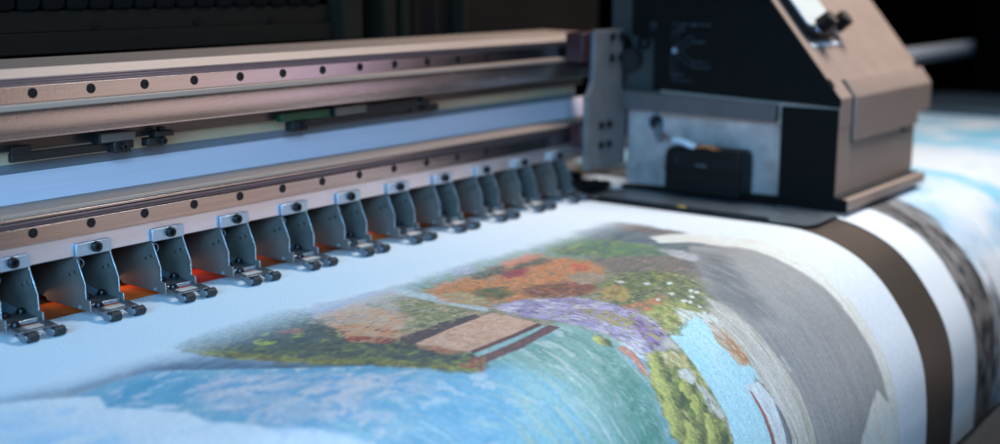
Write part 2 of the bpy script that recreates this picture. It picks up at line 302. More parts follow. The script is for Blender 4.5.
PAPER = np.array((.86, .86, .86))
INK_WHITE = lin((220, 228, 240)) / .80         # what bare sheet reads as, to turn print tones into ink
LAYERS = [
 ((150,130,110),(166,148,124),(120,116,96),0.2,4,5,14,(14,8),[(123,160),(198,144),(299,160),(348,183),(306,284),(299,372),(168,386),(131,367),(91,292),(80,232)],[]),
 ((138,134,100),(160,150,118),(120,130,104),0.25,6,5,12,(12,7),[(301,169),(375,160),(445,159),(529,167),(635,196),(679,310),(688,365),(521,426),(441,456),(360,486),(341,459),(331,441),(313,406),(296,372),(288,296)],[]),
 ((200,192,180),(184,176,164),(160,156,130),0.2,3,3,12,(5,40),[(364,418),(513,401),(627,338),(696,354),(702,431),(715,526),(718,612),(694,748),(223,575),(302,490)],[]),
 ((112,172,178),(134,186,180),(160,196,190),0.2,6,4,16,(8,50),[(174,381),(298,371),(316,403),(317,463),(304,490),(290,554),(250,585),(-29,478),(137,395)],[]),
 ((120,146,174),(136,160,186),(112,138,166),0.2,16,5,20,(40,12),[(-153,110),(-123,142),(-84,162),(-40,163),(-1,163),(38,178),(73,214),(123,308),(170,378),(132,409),(-54,235),(-180,160)],[]),
 ((78,104,132),(100,126,152),(70,94,118),0.2,7,3,18,(40,9),[(-160,123),(-130,155),(-96,180),(-53,179),(-11,176),(23,198),(46,233),(164,383),(132,409),(-47,225),(-174,150)],[]),
 ((146,156,172),(136,150,170),(160,170,186),0.2,7,3,18,(40,9),[(-133,159),(-107,170),(-82,184),(-50,180),(-33,180),(-57,213),(-104,206)],[]),
 ((102,166,200),(132,182,206),(202,208,214),0.15,1,1.6,20,(22,11),[(-160,123),(-133,159),(-96,192),(-60,189),(-19,187),(34,247),(156,389),(288,378),(355,507),(311,607),(-312,410)],[(700,7,1.5,50,25,[(100,166,200),(120,176,206),(146,190,210),(196,206,214)],0.32)]),
 ((106,172,204),(124,180,208),(185,205,222),0.1,14,8,25,(30,14),[(50,322),(108,366),(179,393),(261,397),(232,466),(179,516),(-14,439),(53,426),(44,382)],[]),
 ((132,186,206),(156,198,202),(180,200,184),0.25,14,10,30,(8,60),[(185,388),(248,389),(232,441),(214,481),(173,540),(37,489),(127,458),(153,419)],[]),
 ((164,186,208),(208,206,216),(108,168,208),0.3,6,7,18,(22,10),[(18,247),(68,305),(102,371),(96,397),(33,362),(36,400),(-3,377),(-39,353),(-44,310),(-43,268),(-9,237)],[]),
 ((84,158,196),(112,174,204),(190,205,222),0.15,5,5,14,(20,10),[(-64,189),(-24,193),(-6,215),(-24,256),(-59,276),(-75,262),(-90,238)],[]),
 ((222,230,242),(230,234,244),(190,216,240),0.12,1.5,2.5,16,(60,24),[(-164,129),(-135,163),(-112,178),(-95,194),(-81,207),(-91,234),(-73,260),(-62,290),(-65,314),(-52,336),(-45,365),(-44,389),(-84,454),(-318,422)],[]),
 ((176,210,238),(202,222,242),(224,232,242),0.2,16,8,30,(70,26),[(-171,144),(-144,179),(-129,191),(-134,239),(-123,265),(-124,296),(-142,354),(-305,396)],[]),
 ((212,224,240),(224,232,244),(196,214,238),0.2,3,3,14,(40,16),[(-45,355),(-33,367),(-8,397),(-1,418),(0,446),(-71,409),(-44,389),(-44,370)],[]),
 ((214,222,236),(222,228,240),(205,215,235),0.1,2,1.5,10,(20,10),[(-69,255),(-57,268),(-60,278),(-69,266)],[]),
 ((108,154,144),(136,172,162),(188,200,196),0.18,9,8,22,(9,34),[(173,382),(228,377),(296,372),(310,398),(318,426),(308,457),(300,484),(295,508),(268,556),(198,566),(193,521),(212,480),(217,441),(203,406)],[(900,2.4,0.9,70,40,[(84,142,126),(120,172,158),(160,190,180),(190,206,200)],0.28)]),
 ((76,136,120),(100,152,138),(150,188,178),0.12,9,7,20,(8,36),[(289,411),(304,430),(293,458),(287,485),(280,513),(260,553),(232,543),(248,502),(261,465),(272,432)],[(380,2.6,1.0,70,40,[(64,132,112),(96,156,138),(170,200,192)],0.4)]),
 ((140,182,172),(164,194,186),(214,224,222),0.1,10,7,22,(7,30),[(236,415),(239,441),(228,475),(217,505),(198,531),(180,525),(192,493),(204,457),(214,426)],[]),
 ((168,168,192),(186,180,198),(150,160,190),0.1,5,3,14,(30,8),[(132,150),(193,149),(246,151),(307,157),(310,188),(274,206),(207,190),(140,192)],[]),
 ((204,178,158),(208,160,128),(186,172,164),0.3,4,5,14,(16,9),[(145,177),(184,172),(227,170),(287,171),(293,230),(280,280),(266,297),(217,294),(168,290),(147,247),(138,215)],[(320,6,1.8,10,40,[(196,176,164),(208,168,138),(216,150,100),(178,150,128),(120,120,88)],0.45)]),
 ((204,142,100),(200,160,130),(150,70,60),0.14,4,4,12,(16,6),[(146,210),(175,215),(189,245),(196,276),(168,290),(143,247)],[]),
 ((176,170,164),(192,180,170),(130,140,120),0.2,7,5,14,(14,8),[(227,170),(288,173),(293,230),(276,281),(243,260),(235,215)],[]),
 ((118,124,84),(160,150,112),(90,108,90),0.3,5,6,12,(10,7),[(260,199),(286,209),(282,276),(266,297),(217,294),(182,277),(226,249)],[(260,4,1.6,20,50,[(96,108,74),(130,130,84),(170,160,116),(196,176,150)],0.55)]),
 ((62,74,74),(88,96,78),(134,138,62),0.16,4,7,11,(11,5),[(35,145),(59,138),(89,136),(130,136),(179,130),(176,161),(165,192),(147,242),(169,286),(176,329),(180,359),(168,386),(155,388),(131,367),(112,329),(87,296),(63,250),(45,209),(33,171)],[(900,4.5,1.6,20,40,[(40,50,54),(50,60,62),(60,70,66),(74,84,68),(96,104,66),(146,150,76)],0.6)]),
 ((136,136,62),(104,108,62),(170,160,70),0.25,3,5,8,(9,5),[(33,152),(47,180),(61,216),(79,258),(95,288),(123,330),(143,368),(165,386),(153,389),(130,368),(109,332),(85,298),(61,253),(43,211),(31,173)],[(420,3.6,1.4,20,50,[(80,86,58),(112,114,60),(138,138,64),(166,162,80),(100,84,60)],0.7)]),
 ((60,78,84),(86,100,96),(160,168,84),0.1,6,7,12,(14,6),[(86,153),(137,145),(178,152),(156,202),(131,241),(88,223),(65,185)],[]),
 ((176,190,84),(150,160,80),(120,130,80),0.2,1.5,2,5,(8,4),[(83,193),(95,200),(96,210),(82,207)],[]),
 ((176,90,90),(160,120,110),(90,90,80),0.3,2,3,6,(7,4),[(120,182),(134,189),(148,197),(129,204),(116,192)],[]),
 ((160,70,50),(120,60,60),(206,150,110),0.2,1.5,2,6,(10,4),[(146,240),(159,262),(169,286),(155,292),(137,259)],[]),
 ((184,198,202),(170,186,192),(200,210,212),0.2,1.5,1,8,(20,10),[(299,154),(305,168),(304,220),(299,287),(286,294),(284,249),(284,181)],[]),
 ((220,178,154),(210,164,138),(196,150,124),0.15,1.5,1,8,(9,5),[(167,304),(210,300),(286,300),(286,356),(234,361),(184,362),(167,336)],[(300,2.6,1.1,10,60,[(198,158,134),(212,172,148),(224,186,164),(204,150,116),(168,144,120)],0.5)]),
 ((78,62,66),(92,74,76),(66,60,60),0.2,1.2,1,6,(8,4),[(171,284),(230,283),(274,290),(268,300),(213,303),(160,309),(163,299)],[]),
 ((104,58,58),(86,58,62),(120,70,70),0.2,0.8,0.8,6,(8,4),[(182,357),(241,356),(287,353),(285,360),(234,363),(179,364)],[]),
 ((150,186,190),(132,176,172),(180,200,200),0.15,0.8,0.8,8,(10,6),[(179,364),(234,363),(285,360),(287,365),(229,372),(176,371)],[]),
 ((110,66,66),(90,62,66),(130,80,80),0.2,0.8,0.8,6,(8,4),[(174,371),(230,370),(290,364),(294,374),(221,382),(173,382),(164,383)],[]),
 ((184,120,92),(150,100,84),(130,130,90),0.3,2,4,5,(7,4),[(165,311),(173,331),(176,354),(163,351),(158,321)],[(60,2.6,1.0,20,50,[(170,96,72),(196,130,100),(110,112,74),(140,140,84)],0.7)]),
 ((170,80,66),(130,80,64),(150,140,80),0.25,1.5,3,5,(5,4),[(148,372),(166,370),(183,375),(171,384),(157,393),(155,384)],[]),
 ((104,140,112),(128,150,130),(150,170,190),0.25,8,6,14,(12,6),[(300,162),(361,157),(434,153),(522,158),(605,157),(687,162),(676,228),(652,311),(590,345),(527,266),(510,195),(401,180),(310,201)],[(500,4.5,1.6,60,50,[(84,112,96),(110,140,110),(140,160,120),(170,180,170),(96,110,80)],0.55)]),
 ((84,100,112),(110,116,120),(70,90,100),0.2,9,4,16,(40,8),[(647,151),(728,151),(737,206),(713,278),(701,352),(616,369),(606,336),(636,252),(618,192)],[]),
 ((96,130,88),(84,108,96),(150,160,80),0.12,6,4,14,(30,6),[(557,168),(617,171),(633,212),(641,277),(620,305),(567,320),(544,255),(533,207)],[]),
 ((112,104,98),(130,116,106),(98,96,96),0.2,6,4,12,(30,6),[(534,241),(580,286),(624,327),(587,374),(538,386),(498,348),(485,306)],[]),
 ((214,138,84),(202,124,76),(156,124,86),0.24,4,6,12,(10,5),[(313,192),(359,190),(401,194),(443,188),(495,192),(516,219),(520,257),(497,290),(454,308),(396,315),(362,302),(320,284),(296,265),(295,227)],[(800,4.2,1.6,70,50,[(120,112,80),(156,100,72),(196,118,74),(218,138,80),(226,156,100),(214,132,80),(176,92,76),(136,134,100)],0.65)]),
 ((184,166,124),(150,140,110),(200,120,80),0.2,3,4,10,(8,5),[(310,214),(335,233),(324,270),(302,285),(298,261),(300,233)],[]),
 ((84,96,66),(110,120,80),(140,60,50),0.15,3,4,9,(8,5),[(338,231),(373,243),(363,271),(329,277),(323,256)],[(120,4,1.5,60,50,[(64,76,54),(90,100,60),(120,124,76),(180,110,60)],0.6)]),
 ((178,40,74),(150,50,60),(90,90,70),0.25,3,4,7,(8,4),[(414,211),(447,208),(456,220),(423,237),(400,230)],[]),
 ((84,104,84),(100,84,72),(60,80,70),0.25,3,4,8,(9,4),[(394,185),(458,191),(506,205),(496,226),(449,212),(404,212),(377,206)],[]),
 ((216,132,92),(206,128,96),(186,112,80),0.2,3,3,8,(10,4),[(459,177),(512,179),(522,193),(483,200),(436,202)],[]),
 ((196,96,72),(206,110,76),(170,80,66),0.2,2.5,3,6,(8,4),[(499,244),(508,257),(490,280),(475,267)],[]),
 ((146,84,62),(124,74,60),(96,70,60),0.25,4,4,9,(9,5),[(372,269),(415,277),(433,302),(434,324),(404,336),(367,322),(356,294)],[(220,4.2,1.5,70,50,[(92,66,52),(120,70,54),(150,84,60),(180,110,76)],0.6)]),
 ((164,142,120),(150,130,112),(182,166,144),0.2,2,2,8,(12,5),[(446,275),(473,273),(482,293),(468,313),(442,321),(429,304)],[]),
 ((196,178,214),(150,140,180),(120,150,120),0.3,2,3,6,(7,4),[(400,155),(428,152),(428,169),(396,187),(382,176)],[]),
 ((200,80,80),(150,120,90),(120,140,110),0.3,1.5,2,5,(7,4),[(338,177),(351,180),(344,191),(334,186)],[]),
 ((92,106,68),(120,124,76),(70,84,66),0.25,4,5,9,(8,5),[(442,321),(499,316),(535,338),(538,386),(519,417),(482,426),(436,434),(395,435),(377,416),(378,386),(398,352)],[(650,3.8,1.5,70,60,[(58,70,46),(80,92,54),(104,114,62),(134,138,74),(166,164,92)],0.65)]),
 ((150,156,80),(128,136,70),(184,180,110),0.2,4,5,8,(7,5),[(398,397),(445,397),(474,411),(475,427),(430,435),(394,436),(382,419)],[(320,3.8,1.5,70,60,[(104,112,56),(140,146,70),(170,170,84),(196,190,110)],0.65)]),
 ((204,128,88),(190,110,80),(150,120,80),0.2,3,4,8,(8,4),[(382,381),(427,385),(459,389),(438,396),(400,396),(379,390)],[(140,4,1.4,70,40,[(176,100,64),(206,130,84),(130,110,66)],0.6)]),
 ((170,160,80),(180,140,90),(130,110,70),0.25,3,4,8,(8,4),[(422,334),(450,331),(445,358),(406,378),(395,358)],[]),
 ((160,148,188),(184,174,206),(150,142,104),0.2,3,7,8,(9,4),[(302,285),(334,291),(363,311),(383,335),(389,369),(394,399),(390,426),(376,440),(348,447),(328,453),(331,441),(329,420),(318,398),(306,367),(294,333)],[(520,4.6,1.3,62,22,[(104,94,96),(120,106,124),(160,148,88),(180,168,100)],0.6),(900,4.8,1.25,62,20,[(136,120,164),(156,140,190),(172,158,204),(190,178,214),(206,196,224),(220,212,232)],0.62)]),
 ((176,158,84),(150,140,84),(160,142,196),0.3,2,4,6,(8,4),[(348,353),(368,380),(378,409),(375,423),(354,413),(338,389)],[]),
 ((112,84,120),(140,110,160),(170,160,90),0.25,2.5,4,7,(6,5),[(387,391),(388,421),(379,438),(347,444),(356,429),(370,409)],[(180,4.0,1.6,60,40,[(92,70,104),(126,100,148),(160,138,190),(170,160,84)],0.75)]),
 ((224,226,226),(212,216,214),(170,180,150),0.2,2,3,8,(6,10),[(445,411),(458,420),(478,436),(472,453),(451,458),(445,440),(423,442),(426,430)],[]),
 ((206,140,120),(190,118,100),(220,180,160),0.2,1.5,1,6,(4,12),[(311,425),(323,427),(323,441),(318,456),(310,469),(306,461),(311,442)],[]),
 ((140,142,66),(98,112,58),(206,190,120),0.18,2.5,6,9,(8,10),[(343,447),(363,449),(379,458),(387,474),(381,491),(377,508),(383,528),(378,544),(350,583),(273,575),(291,526),(292,505),(302,490),(309,470)],[(500,3.6,1.6,70,60,[(92,104,54),(130,136,64),(170,164,88),(206,190,130)],0.6)]),
 ((196,176,120),(176,164,110),(220,206,170),0.2,2,4,8,(6,10),[(327,453),(349,453),(368,455),(387,466),(367,472),(351,465),(325,465)],[]),
 ((224,222,216),(208,208,200),(180,170,140),0.2,1.5,2,6,(5,8),[(350,474),(372,474),(372,486),(361,491),(350,485)],[]),
 ((110,126,60),(84,100,54),(168,170,84),0.25,2,5,8,(7,9),[(329,479),(351,481),(360,493),(364,509),(331,511),(316,498)],[]),
 ((216,206,190),(200,196,190),(150,150,120),0.2,2,2,7,(5,10),[(364,492),(373,501),(379,524),(380,543),(377,550),(363,540),(360,516)],[]),
 ((92,100,62),(120,124,66),(160,160,80),0.2,2,4,8,(7,9),[(344,517),(368,523),(377,538),(362,553),(328,548),(316,534)],[]),
 ((186,228,240),(176,222,238),(198,232,242),0.2,1.5,1,10,(5,60),[(388,437),(417,433),(455,432),(453,446),(440,468),(446,485),(458,499),(472,509),(462,521),(437,516),(442,531),(445,553),(441,578),(431,630),(365,607),(371,556),(380,535),(380,506),(382,472)],[]),
 ((92,108,62),(130,136,76),(180,176,100),0.2,2,4,7,(6,6),[(385,434),(409,433),(434,433),(415,439),(386,441)],[]),
 ((206,196,182),(190,180,166),(196,130,84),0.14,2,2,8,(5,30),[(459,442),(469,452),(471,467),(471,482),(467,498),(447,497),(445,482),(443,463)],[(120,4.4,1.6,80,30,[(196,170,140),(200,130,80),(130,120,84),(216,206,194)],0.6)]),
 ((196,128,76),(150,120,80),(206,190,170),0.25,2,3,7,(5,14),[(457,465),(467,476),(466,496),(456,497),(451,484)],[]),
 ((208,202,196),(194,188,182),(166,160,150),0.2,2.5,2,10,(4,70),[(504,413),(511,430),(510,459),(510,490),(512,525),(510,558),(506,584),(497,654),(452,638),(459,584),(464,552),(463,520),(472,485),(477,455)],[(260,16,1.3,86,6,[(176,170,160),(200,194,186),(220,214,208)],0.4)]),
 ((120,124,80),(150,140,100),(190,184,170),0.3,1.5,3,8,(4,30),[(460,508),(467,521),(469,539),(460,538),(455,520)],[]),
 ((226,230,234),(214,220,226),(200,206,214),0.15,1,0.6,8,(8,30),[(434,515),(460,519),(466,529),(471,554),(468,578),(456,639),(426,629),(436,573),(440,545),(436,525)],[]),
 ((150,84,70),(170,100,84),(110,70,66),0.2,0.8,0.6,6,(4,20),[(438,521),(441,524),(444,547),(442,571),(431,611),(425,608),(435,571),(438,548)],[]),
 ((104,110,120),(130,136,140),(90,94,100),0.2,1.5,1,6,(4,20),[(469,543),(474,555),(473,584),(467,633),(454,628),(462,581)],[]),
 ((230,225,222),(236,232,230),(224,206,184),0.1,2.5,2,12,(4,50),[(678,241),(709,252),(724,272),(740,332),(744,370),(741,412),(736,460),(738,506),(741,553),(740,600),(748,673),(771,777),(599,713),(601,623),(644,592),(671,419),(683,361),(682,295),(655,269)],[(320,14,1.5,86,8,[(214,198,178),(224,214,206),(232,226,222)],0.3)]),
 ((96,90,92),(130,112,104),(80,84,92),0.2,4,2,12,(30,6),[(708,148),(736,162),(730,218),(729,269),(696,245),(689,206)],[]),
 ((150,148,149),(156,154,155),(142,140,142),0.2,3,2.5,12,(5,80),[(661,306),(694,352),(696,396),(700,432),(707,473),(712,515),(716,559),(716,593),(719,617),(707,608),(694,593),(672,604),(648,621),(630,637),(617,719),(527,686),(520,603),(521,572),(524,544),(520,511),(515,480),(512,453),(513,428),(518,408),(562,373),(608,338)],[(500,26,1.3,87,4,[(148,146,148),(158,156,157),(166,164,165),(174,172,172)],0.16)]),
 ((100,102,104),(114,116,118),(140,142,146),0.2,12,6,14,(7,50),[(639,329),(641,359),(595,413),(562,465),(521,454),(511,422),(541,387)],[]),
 ((184,186,190),(166,168,172),(200,202,206),0.2,1.5,1,8,(4,60),[(524,508),(529,511),(529,527),(524,527)],[]),
 ((176,178,186),(150,152,160),(196,190,190),0.2,3,2,10,(30,5),[(623,281),(635,307),(623,340),(594,350),(599,321)],[]),
 ((226,230,226),(214,220,214),(200,210,200),0.1,1,1,4,(5,5),[(463,326),(469,331),(464,338),(457,334)],[]),
 ((226,230,226),(214,220,214),(200,210,200),0.1,1,1,4,(5,5),[(476,352),(482,356),(477,362),(470,359)],[]),
 ((226,230,226),(214,220,214),(200,210,200),0.1,1,1,4,(5,5),[(497,368),(503,371),(499,376),(492,374)],[]),
 ((226,230,226),(214,220,214),(200,210,200),0.1,1,1,4,(5,5),[(471,386),(477,389),(474,393),(467,392)],[]),
 ((226,230,226),(214,220,214),(200,210,200),0.1,1,1,4,(5,5),[(442,387),(447,389),(444,393),(438,392)],[]),
 ((226,230,226),(214,220,214),(200,210,200),0.1,1,1,4,(5,5),[(499,393),(505,395),(502,399),(495,398)],[]),
 ((226,230,226),(214,220,214),(200,210,200),0.1,1,1,4,(5,5),[(503,398),(508,400),(505,404),(499,402)],[]),
 ((226,230,226),(214,220,214),(200,210,200),0.1,1,1,4,(5,5),[(467,403),(474,405),(472,409),(465,407)],[]),
 ((226,230,226),(214,220,214),(200,210,200),0.1,1,1,4,(5,5),[(473,408),(479,409),(476,413),(470,412)],[]),
 ((226,230,226),(214,220,214),(200,210,200),0.1,1,1,4,(5,5),[(486,402),(492,404),(489,408),(483,407)],[]),
 ((226,230,226),(214,220,214),(200,210,200),0.1,1,1,4,(5,5),[(476,419),(480,420),(478,424),(473,423)],[]),
 ((226,230,226),(214,220,214),(200,210,200),0.1,1,1,4,(5,5),[(471,429),(475,430),(473,433),(468,432)],[]),
]
SCATTER = [([(-16,305),(102,371),(187,408),(206,450),(199,495),(37,441),(-31,375)],(90,14,1.0,62,16,[(190,206,214),(206,214,218),(180,206,196)],0.45)),([(-16,305),(102,371),(187,408),(206,450),(199,495),(37,441),(-31,375)],(160,5,1.6,55,30,[(196,206,214),(170,196,210),(186,208,200)],0.35)),([(319,187),(391,167),(466,171),(540,181),(579,232),(562,373),(519,417),(478,428),(390,438),(348,447),(333,439),(320,401),(305,366),(302,291),(305,258)],(1500,2.8,1.2,70,60,[(84,96,66),(110,112,74),(130,120,84),(190,120,80),(168,150,180),(176,160,110),(96,84,72),(206,180,150)],0.5)),([(163,168),(287,171),(276,281),(213,298),(163,294),(136,248)],(420,3.0,1.2,20,50,[(150,150,130),(196,176,150),(120,120,90),(208,160,120),(176,160,150),(216,196,176)],0.45)),([(219,383),(292,375),(315,428),(294,482),(284,533),(244,548),(157,480)],(700,2.2,0.8,75,40,[(150,190,178),(186,206,200),(84,140,126),(120,170,160)],0.2))]
CROWNS = [(328, 471, 10), (321, 491, 14), (348, 494, 9), (308, 516, 15), (347, 514, 10), (351, 540, 13), (317, 540, 15), (340, 455, 7), (307, 412, 7)]


def stamp(col, sh, us, ss, cu, cv, ln, wd, ang, c, op):
    # one leaf, petal or brush mark: a soft ellipse
    i0, i1 = np.searchsorted(us, (cu - ln, cu + ln)); j0, j1 = np.searchsorted(ss, (cv - ln, cv + ln))
    if i1 <= i0 or j1 <= j0: return
    u = us[i0:i1][None, :] - cu; v = ss[j0:j1][:, None] - cv
    ca, sa = math.cos(ang), math.sin(ang)
    q = ((u * ca + v * sa) / ln) ** 2 + ((-u * sa + v * ca) / wd) ** 2
    al = (np.clip((1 - q) * 2.2, 0, 1) * op)[..., None]
    w = col.reshape(sh + (3,))[j0:j1, i0:i1]
    w *= 1 - al; w += al * c
def inside(u, v, pts):
    r = False; n = len(pts)
    for k in range(n):
        ax, ay = pts[k]; bx, by = pts[(k + 1) % n]
        if (ay > v) != (by > v) and u < (bx - ax) * (v - ay) / (by - ay) + ax: r = not r
    return r
def dab(col, sh, us, ss, pts, st, seed):
    n, ln, wd, ang, jit, pal, op = st
    R = random.Random(seed); xs = [p[0] for p in pts]; ys = [p[1] for p in pts]
    pal = [np.clip(lin(c) / INK_WHITE, .005, .86) for c in pal]
    k = t = 0
    while k < n and t < n * 12:
        t += 1
        u = R.uniform(min(xs), max(xs)); v = R.uniform(min(ys), max(ys))
        if not inside(u, v, pts): continue
        k += 1; f = R.uniform(.55, 1.35)
        # marks of one colour gather in clumps
        g = float(fbm(np.array([u / 10]), np.array([v / 10]), seed, 2)[0]); q = int(min(max((g - .5) * 1.9 + .5 + R.uniform(-.28, .28), 0), .999) * len(pal))
        stamp(col, sh, us, ss, u, v, ln * f, wd * f, math.radians(ang + R.uniform(-jit, jit)), pal[q] * R.uniform(.82, 1.18), op)
def crown(col, sh, us, ss, cu, cv, r):
    # a printed tree: dark inside, lit leaves on the sky side of the picture
    R = random.Random(int(cu * 31 + cv)); I = lambda c: np.clip(lin(c) / INK_WHITE, .005, .86)
    for k in range(int(60 + r * r * 2.4)):
        a = R.uniform(0, 6.283); q = math.sqrt(R.random()); u = q * math.cos(a) * (1 + .25 * math.sin(5 * a + cu)); v = q * math.sin(a) * (1 + .25 * math.sin(3 * a + cv))
        lit = .48 - .5 * u - .5 * v + R.uniform(-.42, .42)
        c = I((70, 80, 48)) * (1 - min(max(lit, 0), 1)) + I((208, 202, 110)) * min(max(lit, 0), 1)
        stamp(col, sh, us, ss, cu + u * r, cv + v * r * 1.25, R.uniform(1.6, 4.2), R.uniform(.8, 1.4), math.radians(R.gauss(60, 35)), c, .7)

def paint_scene(U, V):
    """ink colour at sheet coordinates in mm"""
    sh = U.shape; us_mm = U[0].copy(); ss_mm = V[:, 0].copy(); U = U.ravel(); V = V.ravel()
    col = np.tile(PAPER, (U.size, 1))
    ink = lambda c: np.clip(lin(c) / INK_WHITE, .005, .86)
    for k, (a, b, c, cf, soft, warp, ws, ts, pts, strokes) in enumerate(LAYERS):
        P = np.array(pts, float)
        if warp > 2.5: warp *= 1.6; soft *= 2.0 if len(strokes) else 1.6
        m = soft + warp + 2
        box = (U > P[:, 0].min() - m) & (U < P[:, 0].max() + m) & (V > P[:, 1].min() - m) & (V < P[:, 1].max() + m)
        idx = np.nonzero(box)[0]
        if idx.size == 0: continue
        u = U[idx]; v = V[idx]
        du = (fbm(u / ws, v / ws, 11 + 7 * k, 4) - .5) * 2.6 * warp
        dv = (fbm(u / ws, v / ws, 511 + 7 * k, 4) - .5) * 2.6 * warp
        d = signed_dist(u + du, v + dv, pts)
        al = smooth(-soft, soft, d) * .97
        n1 = fbm(u / ts[0], v / ts[1], 900 + 3 * k, 5); n2 = fbm(u / (ts[0] * .7) + 40, v / (ts[1] * .7), 1900 + 3 * k, 5)
        n3 = fbm(u / 1.7, v / 1.9, 2900 + k, 3)
        t = smooth(.33, .67, n1)[:, None]
        cc = ink(a) * (1 - t) + ink(b) * t
        q = np.quantile(n2, 1 - cf) if cf > 0 else 2
        w = (smooth(q - .015, q + .035, n2) * .9)[:, None]
        cc = cc * (1 - w) + ink(c) * w
        cc = cc * (1 + (n3[:, None] - .5) * .42)
        col[idx] = col[idx] * (1 - al[:, None]) + cc * al[:, None]
        for st in strokes: dab(col, sh, us_mm, ss_mm, pts, st, 7000 + k)
    for pts, st in SCATTER: dab(col, sh, us_mm, ss_mm, pts, st, 99)
    for cu, cv, r in CROWNS: crown(col, sh, us_mm, ss_mm, cu, cv, r)
    # the passes of the print head: ink builds up over the first few centimetres
    edge = 108 + 6 * (fbm(U / 60, V * 0, 77, 3) - .5)
    g = fbm(U / 2.2, V / 2.2, 5, 2)
    al = np.clip(smooth(0, 1, (V - edge) / 100) + (g - .5) * .35 * smooth(0, .3, (V - edge) / 100) * (1 - smooth(.7, 1.2, (V - edge) / 100)), 0, 1)[:, None]
    col = col * (1 + (fbm(U / 1.5, V / 1.5, 321, 2)[:, None] - .5) * .32)
    lum = (col @ np.array((.3, .55, .15)))[:, None]; col = (lum + (col - lum) * 1.0) * .92 + .052
    tint = (1 - smooth(250, 760, U))[:, None]          # pale blue tint of the bare sheet, fading out past the near half
    col = PAPER * (1 - tint * np.array((.17, .05, 0.0))) * (1 - al) + col * al
    return np.clip(col, .004, .88).reshape(sh + (3,))

def sheet(name, us, ss, painter, lift=0.0):
    nu, ns = len(us), len(ss)
    U, V = np.meshgrid(us, ss)
    y, z = surf(ss); 
    co = np.empty((ns, nu, 3), np.float32); co[..., 0] = U; co[..., 1] = y[:, None]; co[..., 2] = z[:, None] + lift
    col = np.ones((ns, nu, 4), np.float32); col[..., :3] = painter(U * 1000, V * 1000)
    i = np.arange(ns * nu, dtype=np.int32).reshape(ns, nu)
    quads = np.stack([i[:-1, :-1], i[1:, :-1], i[1:, 1:], i[:-1, 1:]], -1).reshape(-1, 4)
    me = bpy.data.meshes.new(name)
    me.vertices.add(ns * nu); me.vertices.foreach_set('co', co.ravel())
    nf = len(quads); me.loops.add(nf * 4); me.loops.foreach_set('vertex_index', quads.ravel())
    me.polygons.add(nf); me.polygons.foreach_set('loop_start', np.arange(nf, dtype=np.int32) * 4)
    me.polygons.foreach_set('use_smooth', np.ones(nf, bool))
    me.update(calc_edges=True); me.validate()
    at = me.color_attributes.new('ink', 'FLOAT_COLOR', 'POINT'); at.data.foreach_set('color', col.ravel())
    me.materials.append(M['print'])
    o = bpy.data.objects.new(name, me); C.objects.link(o)
    return o

us = np.concatenate([np.arange(-.60, -.20, .006), np.arange(-.20, .839, .0011), [.8395]])
ss = np.concatenate([np.arange(-.012, .10, .004), np.arange(.10, .74, .0011), np.arange(.74, .86, .006)])
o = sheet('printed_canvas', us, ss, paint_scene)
tag(o, 'wide canvas sheet half printed with a lake and flower garden scene', 'printed canvas')

def paint_second(U, V):
    sh = U.shape; U = U.ravel(); V = V.ravel()
    col = np.tile(PAPER, (U.size, 1))
    ink = lambda c: np.clip(lin(c) / INK_WHITE, .005, .86)
    w = (fbm(U / 30, V / 60, 3, 4) - .5)
    # pale sky with cloud and cyan streaks
    t = smooth(.40, .62, fbm(U / 260, V / 150, 21, 5))[:, None]
    sky = ink((164, 200, 230)) * (1 - t) + ink((212, 220, 234)) * t
    t = smooth(.52, .66, fbm(U / 140 + 9, V / 260, 31, 5))[:, None]
    sky = sky * (1 - .8 * t) + ink((104, 190, 224)) * .8 * t
    al = smooth(1085, 1150, U + w * 70)[:, None]
    col = col * (1 - al) + sky * al
    # dark brush stroke along the left edge of the picture
    n = smooth(.3, .75, fbm(U / 5, V / 22, 41, 5))[:, None]
    dark = ink((44, 42, 46)) * (1 - n) + ink((142, 140, 142)) * n
    wd = 84 + 24 * (fbm(U * 0, V / 130, 51, 3) - .5)
    al = (smooth(1036, 1046, U + w * 8) * (1 - smooth(0, 46, U - (1040 + wd) + (fbm(U / 18, V / 60, 61, 5) - .5) * 150)))[:, None]
    col = col * (1 - al) + dark * al
    return np.clip(col, .004, .88).reshape(sh + (3,))
us2 = np.concatenate([np.arange(.945, 1.25, .0025), np.arange(1.25, 2.31, .006), [2.31]])
ss2 = np.concatenate([np.arange(-.20, .30, .006), np.arange(.30, .80, .0025), np.arange(.80, .86, .006)])
o = sheet('printed_canvas', us2, ss2, paint_second)
tag(o, 'second printed canvas with pale sky and a dark left border, beyond the bare bronze strip', 'printed canvas')

# the curved platen below
bm = bmesh.new()
prof = [(float(y), float(z) - .0016) for y, z in zip(SP[:, 0], SP[:, 1])][::6]
add_prism(bm, prof + [(.30, -.52)], -1.0, 2.7)
o = finish('platen', bm, M['platen'], smooth=True)
tag(o, 'curved bronze metal platen bare between the two printed sheets', 'platen')

